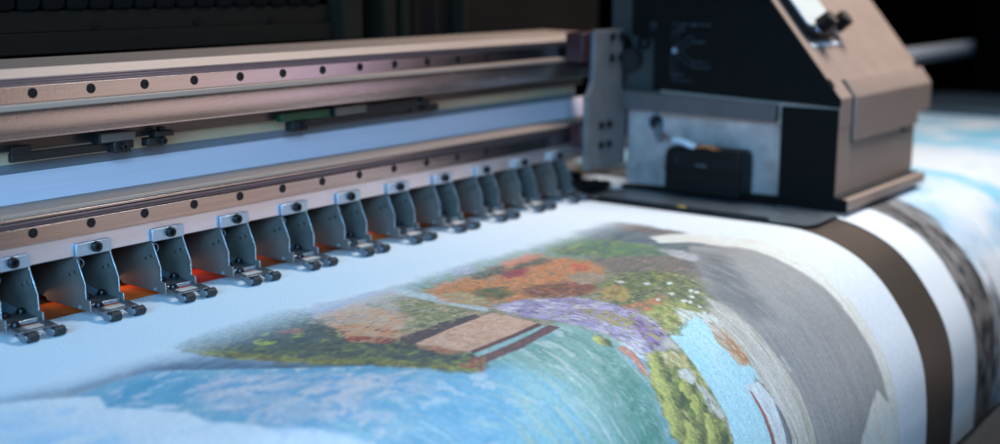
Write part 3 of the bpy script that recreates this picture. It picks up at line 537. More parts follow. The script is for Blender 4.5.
# ------------------------------------------------------------------ lower guide beam
X0, X1 = -.75, .957
low = thing('guide_beam', 'lower steel guide beam with bolt heads above the slate roller brackets', 'guide beam', (0, 0, -.03))
def lowp(name, m, boxes, bevel=.0006):
    return part(name, m, low, [(a, b, c, d, e + .03, f + .03) for a, b, c, d, e, f in boxes], bevel)
lowp('front_plate', M['band'], [(X0, X1, .0005, .030, -.0300, -.0112)])
rail = lowp('guide_rail', M['rail'], [(X0, X1, -.0025, .028, -.0108, .0050)], .0003)
lowp('ribbed_trim', M['ridge'], [(X0, X1, .001, .03, .0053, .0075), (X0, X1, -.001, .03, .0085, .0105), (X0, X1, .002, .03, .0075, .0085), (X0, X1, .0035, .03, .0105, .0118)], .0003)
lowp('rib_strip', M['rail'], [(X0, X1, -.0005, .03, .0119, .0142)], .0004)
lowp('top_ledge', M['beam_pale'], [(X0, X1, .0015, .045, .0145, .0185)], .0006)
def bolts(rail, y, z, first=-12, last=16, pitch=.0597, x_off=.0):
    proto = None
    for k in range(first, last):
        x = x_off + k * pitch
        if x > X1 - .02: break
        if proto is None:
            proto = finish('bolt', screw_bm(4.2 * MM, .8 * MM), [M['black_screw'], M['socket']], rail, .0002, loc=(x, y, z))
        else:
            c = proto.copy(); C.objects.link(c); c.parent = rail; c.location = (x, y, z)
bolts(rail, -.0026, .0297, x_off=-.0025)

# ------------------------------------------------------------------ white cover strip between the beams
w = thing('cover_strip', 'long white sloping cover strip between the two guide beams', 'cover strip', (0, .06, .02))
bm = bmesh.new(); add_prism(bm, [(-.0155, -.0012), (-.0148, -.0015), (.001, .0245), (.010, .0245), (.010, -.0012)], X0, 3.0)
finish('sloping_face', bm, M['white_bar'], w, .0005)
part('shaded_rear_lip', M['shaded_lip'], w, [(X0, X1, .0016, .009, .0247, .0335)], .0005)  # lip coloured dark for the shade above the sloping face

# ------------------------------------------------------------------ upper guide beam
up = thing('guide_beam', 'upper warm bronze guide beam with bolt heads below the dark rear cover', 'guide beam', (0, .01, .10))
def upp(name, m, boxes, bevel=.0006):
    return part(name, m, up, [(a, b, c - .01, d - .01, e - .10, f - .10) for a, b, c, d, e, f in boxes], bevel)
bm = bmesh.new()
add_prism(bm, [(.12, .1085 - .10)] + [(.0085 - .01 - .0011 * math.sin(math.pi * min(1, t * 1.08)) ** .7 * (1 if t < .93 else .6), .1085 - .10 - .0255 * t) for t in np.linspace(0, 1, 15)] + [(.12, .083 - .10)], X0, X1)
finish('beam_face', bm, M['beam'], up, .0006)
upp('pale_edge', M['beam_pale'], [(X0, X1, .0055, .12, .1088, .1148)], .0012)
rail2 = upp('guide_rail', M['rail'], [(X0, X1, .0095, .12, .1150, .1300)], .0003)
upp('ribbed_trim', M['ridge'], [(X0, X1, .011, .12, .1302, .1322), (X0, X1, .0125, .12, .1322, .1330), (X0, X1, .012, .12, .1330, .1345), (X0, X1, .0135, .12, .1345, .1354), (X0, X1, .013, .12, .1354, .1366)], .0003)
bm = bmesh.new(); add_prism(bm, [(.004, .0368), (.11, .0368), (.11, .0475), (.011, .0455)], X0, X1)
finish('top_strip', bm, M['beam_pale'], up, .0006)
upp('recessed_plate', M['dark_metal'], [(X0, X1, .048, .12, .0672, .0828)], .0006)
upp('cream_plate', M['cream'], [(X0, X1, .062, .12, .053, .0670)], .0006)
bolts(rail2, -.0008, .0235, x_off=.0148)
for o in rail2.children: pass

# bars and clips hung under the upper beam
def hung(name, label, cat, parts_, loc, group):
    t = thing(name, label, cat, loc, group)
    for nm, m, boxes, bev in parts_: part(nm, M[m], t, boxes, bev)
    return t
def sensor_bar(x, label, blk_col, dx=0):
    t = hung('sensor_bar', label, 'sensor bar', [
        ('mounting_bar', 'clip', [(0, .132, 0, .006, -.0080, 0), (.0, .020, -.0015, .004, -.001, .007)], .0006),
        ('cover_block', blk_col, [(.088, .128, -.010, .004, .0015, .0105)], .001),
        ('end_cap', 'socket', [(.0855, .0878, -.0105, .004, .001, .011)], .0004),
        ('clamp_foot', 'clip', [(.104, .123, -.008, .006, -.0105, .0012)], .001)], (x, .038, .0665), 'sensor bars under the upper beam')
    finish('screw', screw_bm(.0038, .003), [M['black_screw'], M['socket']], t, .0002, loc=(.114, -.009, -.0045))
    return t
sensor_bar(.006, 'dark bar with brown block and screw under the left end of the upper beam', 'clip_block')
t = hung('sensor_bar', 'dark bar with green board and pale block under the middle of the upper beam', 'sensor bar', [
    ('mounting_bar', 'clip', [(.0, .262, 0, .006, -.0085, 0)], .0006),
    ('circuit_board', 'green', [(-.015, .062, -.006, .004, .0006, .0105)], .001),
    ('cover_block', 'clip_block', [(.066, .118, -.010, .004, .001, .0112)], .001),
    ('end_cap', 'socket', [(.0628, .0656, -.0105, .004, .0005, .0118)], .0004),
    ('dark_block', 'clip', [(.1185, .215, -.007, .006, -.002, .0098)], .001),
    ('clamp_foot', 'socket', [(-.0005, .022, -.008, .005, -.0115, .0004)], .001)], (.346, .040, .0655), 'sensor bars under the upper beam')
finish('screw', screw_bm(.0038, .003), [M['black_screw'], M['socket']], t, .0002, loc=(.016, -.009, -.006))
def cable_clip(x, label, loc_z=.0655):
    t = hung('cable_clip', label, 'cable clip', [
        ('clip_body', 'clip', [(0, .022, -.004, .008, -.0075, .001)], .001),
        ('clip_jaw', 'clip', [(.008, .031, -.006, .006, .0012, .0072)], .001),
        ('clip_stem', 'socket', [(.016, .022, -.004, .004, .0072, .0112)], .0008)], (x, .038, loc_z), 'small clips under the upper beam')
    finish('screw', screw_bm(.0036, .003), [M['black_screw'], M['socket']], t, .0002, loc=(.0165, -.0062, -.0028))
cable_clip(.152, 'small black clip on cream plate right of the brown-block bar')
cable_clip(.552, 'small black clip on cream plate past the green-board bar')

# ------------------------------------------------------------------ pinch roller brackets
GR = 'roller brackets in a row on the lower beam'
def roller_unit():
    """origin: centre of the tab, on the sheet below (z = -0.088)"""
    t = thing('roller_bracket', 'slate roller bracket', 'roller bracket', (0, 0, -.088), GR)
    g = lambda z: z + .088
    # tab hooked on the beam
    bm = bmesh.new(); add_prism(bm, [(-.0038, g(-.0302)), (-.0022, g(-.0302)), (-.0006, g(-.0305)), (-.0006, g(-.0178)), (-.0022, g(-.0178)), (-.0038, g(-.0183))], -.0188, .0188)
    tb = finish('tab', bm, M['tab'], t, .0005)
    finish('screw', screw_bm(4.7 * MM, 4.6 * MM), [M['black_screw'], M['socket']], tb, .0005, loc=(.0015, -.0038, g(-.0232)))
    prof = [(.120, g(-.0325)), (-.0008, g(-.0308)), (-.0026, g(-.0318)), (-.0132, g(-.0545)), (-.0130, g(-.0690)), (-.0192, g(-.0698)), (-.0196, g(-.0792)), (-.0185, g(-.0806)), (.052, g(-.0806)), (.0545, g(-.0772)), (.120, g(-.0772))]
    for sx in (-1, 1):
        bm = bmesh.new(); x = sx * .0181
        add_prism(bm, prof, x - .0006, x + .0006, 0, 1)
        p = finish('side_panel', bm, [M['panel'], M['panel_edge']], t, .0003)
        for y, z in ((.0085, -.0480), (.0000, -.0447)):
            b2 = bmesh.new(); add_ring(b2, (x - .0022, y, g(z)), (1, 0, 0), .0026, .0018, .0032, 14); add_cyl(b2, (x - .0016, y, g(z)), (1, 0, 0), .0019, .0028, 14, 1)
            finish('rivet', b2, [M['panel'], M['socket']], p)
        b2 = bmesh.new(); add_cyl(b2, (x - .0018, -.0035, g(-.0778)), (1, 0, 0), .0017, .0036, 14)
        finish('pin', b2, M['hub'], p)
    # floor plate, sloping down to the front
    bm = bmesh.new(); add_prism(bm, [(.050, g(-.0690)), (-.0165, g(-.0765)), (-.0165, g(-.0778)), (.050, g(-.0703))], -.0172, .0172)
    fl = finish('floor_plate', bm, M['floor_plate'], t, .0003)
    # foot: frame with an opening, bent lip at its back
    def slab(bm, x0, x1, ya, yb, th=.0018, lift=0, mi=0):
        za = g(-.0748) + (ya + .004) * .095 + lift; zb = g(-.0748) + (yb + .004) * .095 + lift
        v = [bm.verts.new(q) for q in ((x0, ya, za), (x1, ya, za), (x1, yb, zb), (x0, yb, zb), (x0, ya, za - th), (x1, ya, za - th), (x1, yb, zb - th), (x0, yb, zb - th))]
        for q in ((0, 1, 2, 3), (4, 7, 6, 5), (0, 4, 5, 1), (1, 5, 6, 2), (2, 6, 7, 3), (3, 7, 4, 0)): bm.faces.new([v[i] for i in q]).material_index = mi
    bm = bmesh.new()
    slab(bm, -.0165, .0205, .012, -.0150)
    slab(bm, -.0165, -.0115, -.0150, -.0375); slab(bm, .0125, .0205, -.0150, -.0385)
    slab(bm, -.0115, .0125, -.0330, -.0375)
    ft = finish('foot_frame', bm, M['foot'], t, .0005)
    bm = bmesh.new(); slab(bm, -.0160, .0160, -.0146, -.0156, .0022, .0014)
    finish('bent_lip', bm, M['panel_edge'], ft, .0004)
    for x, y in ((-.0040, .0065), (.0128, .0085), (-.0098, -.0200)):
        z = g(-.0748) + (y + .004) * .095
        bm = bmesh.new(); add_cyl(bm, (0, 0, 0), (0, 0, 1), .0050, .0010, 18); add_cyl(bm, (0, 0, .0010), (0, 0, 1), .0040, .0026, 18, 0, .0033)
        add_cyl(bm, (0, 0, .0036), (0, 0, 1), .0016, .0002, 6, 1)
        finish('screw', bm, [M['black_screw'], M['socket']], t, .0003, loc=(x, y, z))
    # rollers in clear forks
    for x in (-.0075, .0185):
        bm = bmesh.new(); add_cyl(bm, (0, 0, 0), (1, 0, 0), .0046, .0110, 28)
        r = finish('roller', bm, M['rubber'], t, .0011, loc=(x - .0050, -.0405, g(-.0832)), seg=3)
        bm = bmesh.new(); add_cyl(bm, (-.0016, 0, 0), (1, 0, 0), .0026, .0150, 18)
        finish('hub', bm, M['hub'], r, .0004)
        bm = bmesh.new()
        add_prism(bm, [(-.0285, g(-.0800)), (-.0300, g(-.0785)), (-.0400, g(-.0790)), (-.0440, g(-.0812)), (-.0440, g(-.0845)), (-.0405, g(-.0866)), (-.0360, g(-.0850)), (-.0270, g(-.0818))], x - .0085, x - .0070)
        add_box(bm, x - .0085, x + .0045, -.0340, -.0285, g(-.0822), g(-.0800))
        finish('fork', bm, M['clear'], t, .0005)
    # spring and pull rod behind the tab
    pts = [(-.010 + .003 * math.cos(a), .012 + .003 * math.sin(a), g(-.034) - .0115 * a / 50) for a in np.linspace(0, 50, 120)]
    bm = bmesh.new(); add_tube(bm, pts, .0006, 5); finish('spring', bm, M['hub'], t, smooth=True)
    bm = bmesh.new(); add_tube(bm, curve_pts([(-.012, .010, g(-.033)), (-.0075, .006, g(-.036)), (-.0065, .006, g(-.041)), (-.010, .010, g(-.046))]), .0006, 6)
    finish('wire_loop', bm, M['hub'], t, smooth=True)
    return t
LAB = ['slate roller bracket cut off by the left edge of the photo, nearest of the row',
       'slate roller bracket between a dark brown-orange gap and a bright orange gap, second in row',
       'slate roller bracket between the bright orange gap and the vivid red gap, third in row',
       'slate roller bracket just right of the vivid red gap, fourth from the near end',
       'fifth slate roller bracket from the near end of the row',
       'sixth slate roller bracket from the near end of the row',
       'seventh slate roller bracket from the near end, just right of an orange gap',
       'eighth slate roller bracket from the near end, where the row starts to blur',
       'slate roller bracket third from the carriage end',
       'second slate roller bracket counted from the carriage end',
       'slate roller bracket closest to the carriage, last of the row']
unit = roller_unit()
for k in range(11):
    x = -.0268 + .0847 * k
    if k == 0: unit.location = (x, 0, -.088); unit['label'] = LAB[0]
    else: copy_thing(unit, (x, 0, -.088), LAB[k]).rotation_euler.z = math.radians(random.uniform(-.5, .5))

# orange and red strip lying on the platen behind the rollers
bm = bmesh.new(); add_box(bm, X0, .83, .012, .13, -.08775, -.08755)
o = finish('orange_red_strip', bm, M['strip']); tag(o, 'orange and red strip lying on the platen under the roller brackets', 'strip')

# ------------------------------------------------------------------ print carriage
XC = .961
ca = thing('print_carriage', 'large bronze and black print carriage with sloping front over the canvas', 'print carriage', (1.12, -.20, -.086))
ox, oy, oz = ca.location
def cp(name, m, bm, parent=None, bevel=.001):
    bmesh.ops.translate(bm, verts=bm.verts, vec=(-ox, -oy, -oz))
    return finish(name, bm, m, parent or ca, bevel)
def cb(name, m, boxes, parent=None, bevel=.001):
    bm = bmesh.new()
    for b in boxes: add_box(bm, *b)
    return cp(name, m, bm, parent, bevel)
# slope runs (y,z) from (-.363,.067) up to (-.205,.260)
SY = lambda z: -.363 + (z - .067) * (.106 / .1292)
# lower housing
bm = bmesh.new(); add_prism(bm, [(-.360, -.0655), (-.360, .03), (-.30, .03), (-.30, -.0655)], XC + .002, 1.267); cp('lower_front', M['bronze_paint'], bm)
# upper shell: slope, front strip at both ends
bm = bmesh.new(); add_prism(bm, [(-.3605, .0265), (-.3605, .0672), (SY(.30), .30), (-.085, .30), (-.085, .0265)], XC + .0015, 1.322); cp('upper_shell', M['bronze_paint'], bm, bevel=.0015)
# front cover, wraps up onto the slope
nrm = Vector((0, -.1292, .106)).normalized()
def on_slope(z, d): return (SY(z) + nrm.y * d, z + nrm.z * d)
bm = bmesh.new()
add_prism(bm, [(1.0125, .0065), (1.2700, .0065), (1.2700, .0215), (1.2760, .0255), (1.3225, .0255), (1.3225, .0662), (1.0125, .0662)], -.3636, -.3600, axis='y')
cv = cp('front_cover', M['bronze_paint'], bm, bevel=.0008)
bm = bmesh.new(); add_prism(bm, [(-.3634, .0664), (-.3630, .0676), on_slope(.0895, .0022), on_slope(.0895, -.002), (-.357, .0664)], 1.0125, 1.3225)
cp('cover_fold', M['bronze_paint'], bm, cv, .0006)
bm = bmesh.new(); add_prism(bm, [(-.3600, .0050), (-.3615, .0050), (-.3615, .0672), on_slope(.0895, .0006), on_slope(.0895, -.003), (-.356, .0672)], 1.0075, 1.0125); cp('cover_seam', M['seam'], bm, cv, 0)
cb('cover_catch', M['socket'], [(1.206, 1.222, -.3628, -.358, .0000, .0064)], cv, .001)
for x, z0, z1 in ((.968, .083, .093), (1.311, .087, .097)):
    bm = bmesh.new()
    a, b = on_slope(z0, .0004), on_slope(z1, .0004); c_, d_ = on_slope(z1, -.003), on_slope(z0, -.003)
    add_prism(bm, [a, b, c_, d_], x - .003, x + .003); cp('slot', M['seam'], bm, bevel=.0003)
cb('front_lip', M['bronze_paint'], [(XC, 1.268, -.381, -.3615, -.0820, -.0675), (XC + .001, 1.268, -.3630, -.352, -.0820, -.0675)])
cb('lip_gap', M['seam'], [(XC - .001, 1.262, -.372, -.345, -.0672, -.0655)], bevel=0)
# black side: frame round the window and the upper cheek
bm = bmesh.new()
add_prism(bm, [(-.2795, -.0855), (-.3795, -.0855), (-.3795, -.0675), (-.3610, -.0672), (-.3610, .0535), (-.2795, .0535)], XC - .002, XC + .0013)
cp('side_frame', M['black_panel'], bm, bevel=.0006)
bm = bmesh.new(); add_prism(bm, [(-.0240, -.0865), (-.2793, -.0865), (-.2793, -.0735), (-.0240, -.0815)], XC - .002, XC + .012); cp('side_base', M['black_panel'], bm, bevel=.0006)
bm = bmesh.new()
add_prism(bm, [(-.3632, .0560), (-.3632, .0668), (SY(.30) - .001, .30), (-.0385, .30), (-.0385, .1462), (-.0425, .1432), (-.0705, .1432), (-.0762, .136), (-.0762, .0660)], XC - .0045, XC + .0012)
ck = cp('side_cheek', M['black_panel'], bm, bevel=.0008)
# printed marks on the cheek, too blurred to read: rows of tiny glyph strokes
rnd = random.Random(5)
def glyph_row(bm, y0, y1, z, h):
    y = y0
    while y > y1:
        wd = h * rnd.uniform(.35, .75)
        add_box(bm, XC - .0052, XC - .0044, y - wd * .28, y, z, z + h * rnd.choice((.7, 1, 1)))
        if rnd.random() < .8: add_box(bm, XC - .00525, XC - .00445, y - wd, y - wd * .3, z + h * rnd.choice((0, .4, .75)), z + h * .22 + h * rnd.choice((0, .35, .6)))
        y -= wd * 1.45
bm = bmesh.new()
glyph_row(bm, -.108, -.170, .1585, .0050); glyph_row(bm, -.116, -.127, .1515, .0045); glyph_row(bm, -.142, -.160, .1345, .0045)
glyph_row(bm, -.142, -.166, .1065, .0045); glyph_row(bm, -.142, -.168, .0985, .0045); glyph_row(bm, -.110, -.128, .0865, .0045); glyph_row(bm, -.110, -.140, .0785, .0045)
cp('lettering', M['mark'], bm, ck, 0)
def stadium(bm, y0, z0, y1, z1, r, wd=.0011):
    a = Vector((0, y0, z0)); b = Vector((0, y1, z1)); d = (b - a).normalized(); n = Vector((0, -d.z, d.y)); P = []
    for k in range(9): P.append(b + r * (n * math.cos(math.pi * k / 8) + d * math.sin(math.pi * k / 8)))
    for k in range(9): P.append(a + r * (-n * math.cos(math.pi * k / 8) - d * math.sin(math.pi * k / 8)))
    P = [(XC - .0050, p.y, p.z) for p in P]; add_tube(bm, P + [P[0]], wd * .5, 5)
bm = bmesh.new()
for y, z in ((-.1115, .148), (-.1385, .1400), (-.1385, .1065), (-.1115, .089)): stadium(bm, -.1115, .1235, y, z, .0042)
cp('lever_diagram', M['mark'], bm, ck, 0)
bm = bmesh.new(); add_cyl(bm, (XC - .0046, -.1115, .1235), (-1, 0, 0), .0036, .0012, 18); cp('pale_dot', M['dot'], bm, ck, .0002)
bm = bmesh.new(); add_ring(bm, (XC - .0046, -.076, .159), (-1, 0, 0), .0050, .0036, .0014, 20); cp('lock_ring', M['mark'], bm, ck, .0002)
# window: galvanised plate inside, grey bar across its top
bm = bmesh.new(); add_box(bm, .974, .977, -.2790, -.024, -.080, .040); inn = cp('inner_plate', M['steel_inner'], bm, bevel=.0004)
bm = bmesh.new(); add_ring(bm, (.9738, -.0745, .015), (-1, 0, 0), .0145, .0118, .0012, 26); add_cyl(bm, (.9738, -.0745, .015), (-1, 0, 0), .0119, .0004, 26, 1)
cp('cable_hole', [M['tab'], M['socket']], bm, inn, .0002)
bm = bmesh.new(); add_tube(bm, curve_pts([(.976, -.082, .012), (.968, -.080, .008), (.966, -.083, .000), (.970, -.086, -.01)]), .0055, 10); cp('cable', M['mount'], bm, inn, 0)
bm = bmesh.new(); add_prism(bm, [(-.0100, .0637), (-.0100, .0345), (-.2750, .0306), (-.2750, .0548)], XC - .012, XC + .010); cp('cross_bar', M['grey_bar'], bm, bevel=.0015)
bm = bmesh.new(); add_ring(bm, (XC + .004, -.2785, .032), (-1, 0, 0), .0080, .0066, .003, 22); cp('ring_clip', M['mount'], bm, bevel=.0003)
cb('rear_sheet', M['teal_back'], [(.970, .973, -.0800, .004, .0590, .30)], bevel=.0005)
# motor with its wires
bm = bmesh.new(); add_prism(bm, [(-.1130, -.0800), (-.1130, -.0250), (-.1160, -.0165), (-.1230, -.0125), (-.2280, -.0125), (-.2335, -.0160), (-.2345, -.0250), (-.2345, -.0800)], .932, .9735)
mo = cp('motor_cover', M['black_plastic'], bm, bevel=.004)
cb('cover_rib', M['black_plastic'], [(.9302, .9330, -.2340, -.1135, -.0462, -.0430)], mo, .0008)
cb('maker_mark', M['mark'], [(.9310, .9322, -.182, -.164, -.0385, -.0340)], mo, .0006)
bm = bmesh.new(); add_cyl(bm, (.9320, -.134, -.031), (-1, 0, 0), .004, .0012, 16); cp('screw', M['socket'], bm, mo, .0003)
bm = bmesh.new(); add_tube(bm, curve_pts([(.950, -.118, -.006), (.944, -.132, -.0055), (.940, -.148, -.0085), (.938, -.160, -.0115)]), .0048, 10); cp('wire_sleeve', M['wire_white'], bm, mo, 0)
bm = bmesh.new(); add_tube(bm, curve_pts([(.938, -.158, -.0115), (.936, -.174, -.0095), (.936, -.188, -.011), (.937, -.198, -.0175), (.936, -.208, -.021)]), .0014, 7)
add_tube(bm, curve_pts([(.938, -.160, -.0110), (.940, -.178, -.0082), (.940, -.196, -.0115), (.940, -.206, -.016)]), .0011, 7); cp('orange_wire', M['wire_orange'], bm, mo, 0)
bm = bmesh.new(); add_tube(bm, curve_pts([(.969, -.086, .0005), (.967, -.094, -.003), (.962, -.103, -.0075)]), .0016, 7); cp('red_wire', M['wire_red'], bm, inn, 0)
# arm on the slope with black knobs
def slope_frame(bm):
    """map (x, along slope, off slope) to the world"""
    a = Vector((0, .106, .1292)).normalized(); o = Vector((0, -.363, .067))
    for v in bm.verts: x, s, d = v.co; v.co = Vector((x, 0, 0)) + o + a * s + nrm * d
S_ = lambda z: (z - .067) * 1.2935
bm = bmesh.new()
out = [(.983, .33), (.984, .112), (.988, .1025), (.997, .0965), (1.012, .095), (1.050, .0955), (1.064, .0985), (1.072, .106), (1.077, .118), (1.079, .33)]
add_prism(bm, out, .0012, .0118, axis='z'); slope_frame(bm); arm = cp('support_arm', M['black_plastic'], bm, bevel=.0025)
bm = bmesh.new()
out = [(.9855, .33), (.9865, .1165), (.992, .1125), (1.068, .1150), (1.0745, .1200), (1.0768, .33)]
add_prism(bm, out, .0119, .0142, axis='z'); slope_frame(bm); cp('arm_face', M['arm'], bm, arm, .0010)
bm = bmesh.new(); add_prism(bm, [(1.000, .1120), (1.002, .1000), (1.014, .0968), (1.050, .0972), (1.066, .1010), (1.072, .1130)], .0119, .0150, axis='z'); slope_frame(bm); cp('end_piece', M['chrome'], bm, arm, .0012)
bm = bmesh.new(); add_prism(bm, [(1.0755, .1000), (1.092, .1015), (1.106, .1080), (1.100, .1320), (1.0775, .1420)], .0010, .0080, axis='z'); slope_frame(bm); cp('side_bracket', M['arm'], bm, arm, .002)
for x, s_, d in ((1.018, .1085, .0150), (1.0905, .1130, .0082)):
    bm = bmesh.new(); add_cyl(bm, (x, s_, d), (0, 0, 1), .0135, .0205, 6, 0, .0125); add_cyl(bm, (x, s_, d + .0205), (0, 0, 1), .0095, .0010, 16, 1)
    slope_frame(bm); cp('knob', [M['black_plastic'], M['clip_block']], bm, arm, .0015)
bm = bmesh.new(); add_box(bm, .984, 1.088, .0856, .0918, .0002, .0006); slope_frame(bm); cp('sticker', M['sticker'], bm, bevel=0)
# mounting plate towards the rails
bm = bmesh.new(); add_prism(bm, [(.8475, -.0470), (.8475, .0600), (.8560, .0680), (.8640, .0850), (.8660, .1530), (.9400, .1530), (.9400, .0680), (.9530, .0560), (.9530, -.0470)], -.034, -.026, axis='y')
mp_ = cp('mount_plate', M['mount'], bm, bevel=.0012)
for x, z in ((.8845, .0160), (.9060, .0160), (.8845, -.0132), (.9060, -.0132), (.9105, .1425), (.9345, .1425), (.9090, .1125), (.9330, .1125)):
    finish('bolt', screw_bm(.0056, .0030, c=(x - ox, -.034 - oy, z - oz)), [M['black_screw'], M['socket']], mp_, .0003)
bm = bmesh.new(); add_cyl(bm, (.9700, -.020, .1250), (-1, .3, .1), .0165, .034, 22); add_cyl(bm, (.958, -.036, .1110), (-1, -.5, -.2), .0165, .020, 20)
add_box(bm, .952, .969, -.050, -.012, .1000, .1180)
cp('hose_fitting', M['black_plastic'], bm, bevel=.002)
bm = bmesh.new(); add_ring(bm, (.962, -.058, .1330), (-1, .1, .1), .0105, .0062, .006, 22); cp('hose_ring', M['black_plastic'], bm, bevel=.001)
for z0, z1 in ((-.012, .020), (.108, .150)):
    cb('bearing_block', M['red'], [(.846, .957, -.0255, -.004 if z0 < 0 else .004, z0, z1)], bevel=.002)

# spring-steel strip holding down the edge of the sheet
ed = thing('edge_clamp', 'thin blue-grey steel edge strip holding the canvas border under the carriage', 'edge clamp', (.90, -.2, -.088))
bm = bmesh.new(); add_prism(bm, [(-.045, .165), (-.0475, -.100), (-.0475, -.168), (-.030, -.176), (.052, -.174), (.052, .165)], .0011, .0026, axis='z')
st = finish('steel_strip', bm, M['clamp'], ed, .0004)
bm = bmesh.new(); add_prism(bm, [(-.0478, .150), (-.0478, -.118), (-.0400, -.110), (-.0380, .150)], .0027, .0050, axis='z'); finish('dark_edge', bm, M['black_panel'], ed, .0004)
bm = bmesh.new(); add_prism(bm, [(-.0465, .022), (-.0465, .006), (-.036, .014)], .0051, .0056, axis='z'); finish('yellow_arrow', bm, M['yellow'], ed, 0)
bm = bmesh.new(); r2 = random.Random(2)
for k in range(26): 
    x, y = r2.uniform(-.036, .040), r2.uniform(-.165, -.06); add_cyl(bm, (x, y, .0025), (0, 0, 1), r2.uniform(.0008, .0016), .0006, 8)
finish('pale_specks', bm, M['dot'], st, 0)

# small fittings behind the strip, near the last bracket
t = thing('ink_tray', 'dark tray with small orange caps beside the last roller bracket', 'ink tray', (.885, .02, -.088))
part('tray_base', M['black_plastic'], t, [(-.035, .07, -.03, .08, .0008, .010), (-.030, -.005, -.025, .02, .010, .022), (.012, .034, .0, .04, .010, .026)], .002)
for x, y, z, r in ((-.004, .012, .0235, .0080), (.036, .004, .0285, .0055), (-.034, -.034, .012, .0075)):
    bm = bmesh.new(); add_cyl(bm, (x, y, z - .006), (0, 0, 1), r, .008, 18); finish('cap', bm, M['orange'] if x > -.03 else M['red'], t, .002)
bm = bmesh.new(); add_tube(bm, curve_pts([(-.03, -.02, .02), (-.01, -.036, .014), (.02, -.032, .018), (.04, -.020, .012), (.06, -.028, .010)]), .0035, 8); finish('hose', bm, M['black_plastic'], t, smooth=True)

# ------------------------------------------------------------------ rear of the machine
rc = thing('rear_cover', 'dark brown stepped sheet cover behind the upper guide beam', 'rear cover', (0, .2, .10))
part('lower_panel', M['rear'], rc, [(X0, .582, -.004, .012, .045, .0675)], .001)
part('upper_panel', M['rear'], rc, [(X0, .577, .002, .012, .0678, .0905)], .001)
part('shadow_gap', M['socket'], rc, [(X0, .957, -.07, .012, .028, .0300)], .001)  # near-black sheet stands in for the shadow below the panels
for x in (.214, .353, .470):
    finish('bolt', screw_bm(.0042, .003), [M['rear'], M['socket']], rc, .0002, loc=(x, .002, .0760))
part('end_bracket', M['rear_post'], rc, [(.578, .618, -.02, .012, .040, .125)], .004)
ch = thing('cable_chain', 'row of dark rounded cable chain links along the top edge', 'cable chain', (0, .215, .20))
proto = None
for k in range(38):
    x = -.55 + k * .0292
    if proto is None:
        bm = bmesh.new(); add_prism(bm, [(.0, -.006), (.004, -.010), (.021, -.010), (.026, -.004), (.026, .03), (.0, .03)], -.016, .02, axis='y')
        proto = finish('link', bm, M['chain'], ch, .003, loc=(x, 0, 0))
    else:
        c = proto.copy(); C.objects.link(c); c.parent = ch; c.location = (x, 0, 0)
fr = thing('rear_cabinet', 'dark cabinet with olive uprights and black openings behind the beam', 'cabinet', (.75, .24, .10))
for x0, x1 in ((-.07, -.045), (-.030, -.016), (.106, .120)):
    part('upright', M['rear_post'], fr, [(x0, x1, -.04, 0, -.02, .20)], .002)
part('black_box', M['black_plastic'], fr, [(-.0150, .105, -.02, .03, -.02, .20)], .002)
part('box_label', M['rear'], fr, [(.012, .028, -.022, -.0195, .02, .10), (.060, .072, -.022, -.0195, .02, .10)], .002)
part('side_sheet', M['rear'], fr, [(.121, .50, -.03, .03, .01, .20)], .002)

# far end of the machine, right of the carriage
en = thing('end_housing', 'dark end housing of the machine past the second canvas', 'end housing', (2.45, 0, -.088))
part('sill', M['dark_blue'], en, [(-.125, .30, -.55, .45, -.02, .0150)], .006)
part('blue_cheek', M['blue_panel'], en, [(-.115, -.085, .005, .09, .016, .090)], .006)
bm = bmesh.new(); add_cyl(bm, (-.35, .050, .128), (1, 0, 0), .019, .95, 24); finish('cross_tube', bm, M['sticker'], en, smooth=True)
part('black_wall', M['backdrop'], en, [(.32, .36, -.7, .0, -.02, .60)], .004)
o = part('front_cover_bar', M['charcoal'], None, [(.35, 2.4, -.86, -.60, -.60, -.296)], .01)
o.name = 'front_cover'; tag(o, 'charcoal cover bar below the curved platen at the lower right corner', 'cover')

# dark surroundings
bm = bmesh.new(); add_box(bm, -4, 8, 2.2, 2.25, -1.2, 3.0); o = finish('wall', bm, M['backdrop']); o['kind'] = 'structure'
bm = bmesh.new(); add_box(bm, 6.0, 6.05, -3.5, 2.19, -1.2, 3.0); o = finish('wall', bm, M['backdrop']); o['kind'] = 'structure'
bm = bmesh.new(); add_box(bm, -4, 5.99, -3.5, 2.19, -1.25, -1.2); o = finish('floor', bm, M['backdrop']); o['kind'] = 'structure'

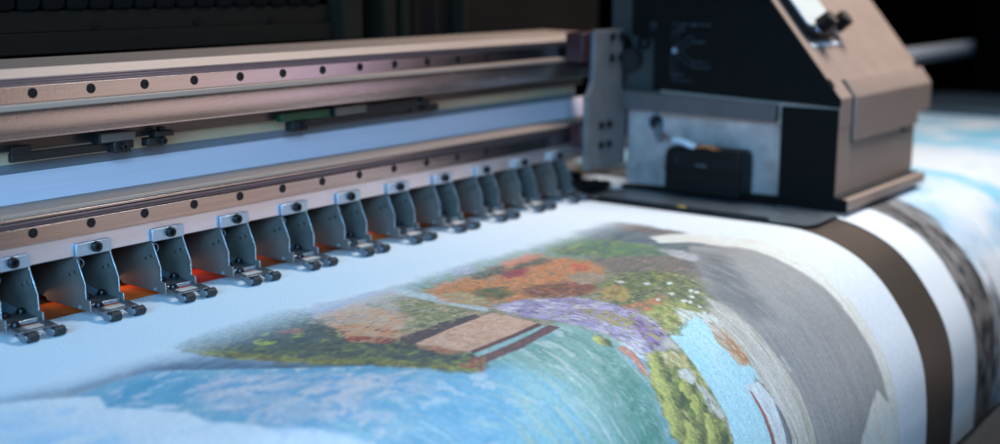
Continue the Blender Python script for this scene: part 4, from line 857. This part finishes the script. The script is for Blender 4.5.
# ------------------------------------------------------------------ light
def area(name, loc, target, sx, sy, power, col):
    l = bpy.data.lights.new(name, 'AREA'); l.shape = 'RECTANGLE'; l.size = sx; l.size_y = sy; l.energy = power; l.color = col
    o = bpy.data.objects.new(name, l); C.objects.link(o); o.location = loc
    o.rotation_euler = (Vector(target) - Vector(loc)).to_track_quat('-Z', 'Y').to_euler()
    return o
v = area('overhead_light', (1.35, -.62, 1.9), (1.30, -.50, -.1), .9, .7, 18.5, (.95, .97, 1.0)); v.data.spread = math.radians(95)
area('window_light', (-1.75, -1.05, .52), (.1, -.12, -.07), 1.0, .8, 56, (.19, .54, 1.0))
v = area('front_fill', (-1.1, -1.9, .95), (.25, 0, -.06), .8, .8, 2.9, (.27, .60, 1.0)); v.data.spread = math.radians(42)
v = area('warm_light', (1.6, -1.9, -.05), (.1, 0, .06), 1.1, .9, .27, (1.0, .86, .81)); v.data.spread = math.radians(50)
v = area('violet_light', (1.56, -1.27, 0), (.38, 0, .06), .16, .4, .012, (.42, .34, 1.0)); v.data.spread = math.radians(40)
area('strip_fill', (.03, .060, -.0783), (.03, .050, -.088), 1.5, .018, .075, (1.0, .45, .22))  # unseen lamp added close above the strip to brighten its colours
wd = bpy.data.worlds.new('World'); bpy.context.scene.world = wd; wd.use_nodes = True
wd.node_tree.nodes['Background'].inputs['Color'].default_value = (.50, .62, .80, 1)
wd.node_tree.nodes['Background'].inputs['Strength'].default_value = .02

# ------------------------------------------------------------------ camera
F_, VX, VY = 1200.0, 943.0, 241.0
dX = Vector((VX, VY, F_)).normalized()               # machine axis in camera terms (right, up, forward)
pit = math.atan2(VY, F_)
Zc = Vector((0, math.cos(pit), -math.sin(pit)))
Yc = Vector((-.79215728, .12017243, .59836897))
right = Vector((dX.x, Yc.x, Zc.x)); upv = Vector((dX.y, Yc.y, Zc.y)); fwd = Vector((dX.z, Yc.z, Zc.z))
cam = bpy.data.cameras.new('camera'); co = bpy.data.objects.new('camera', cam); C.objects.link(co)
R3 = Matrix((right, upv, -fwd)).transposed()
co.matrix_world = Matrix.Translation((-.582, -.9784, .2217)) @ R3.to_4x4()
cam.sensor_width = 36; cam.lens = 36 * F_ / 1000; cam.clip_start = .02; cam.clip_end = 50
cam.dof.use_dof = True; cam.dof.focus_distance = 1.16; cam.dof.aperture_fstop = 2.5; cam.dof.aperture_blades = 0
sc = bpy.context.scene; sc.camera = co
sc.view_settings.view_transform = 'Standard'; sc.view_settings.look = 'None'; sc.view_settings.exposure = 0; sc.view_settings.gamma = 1
sc.render.engine = 'CYCLES'
sc.cycles.max_bounces = 8
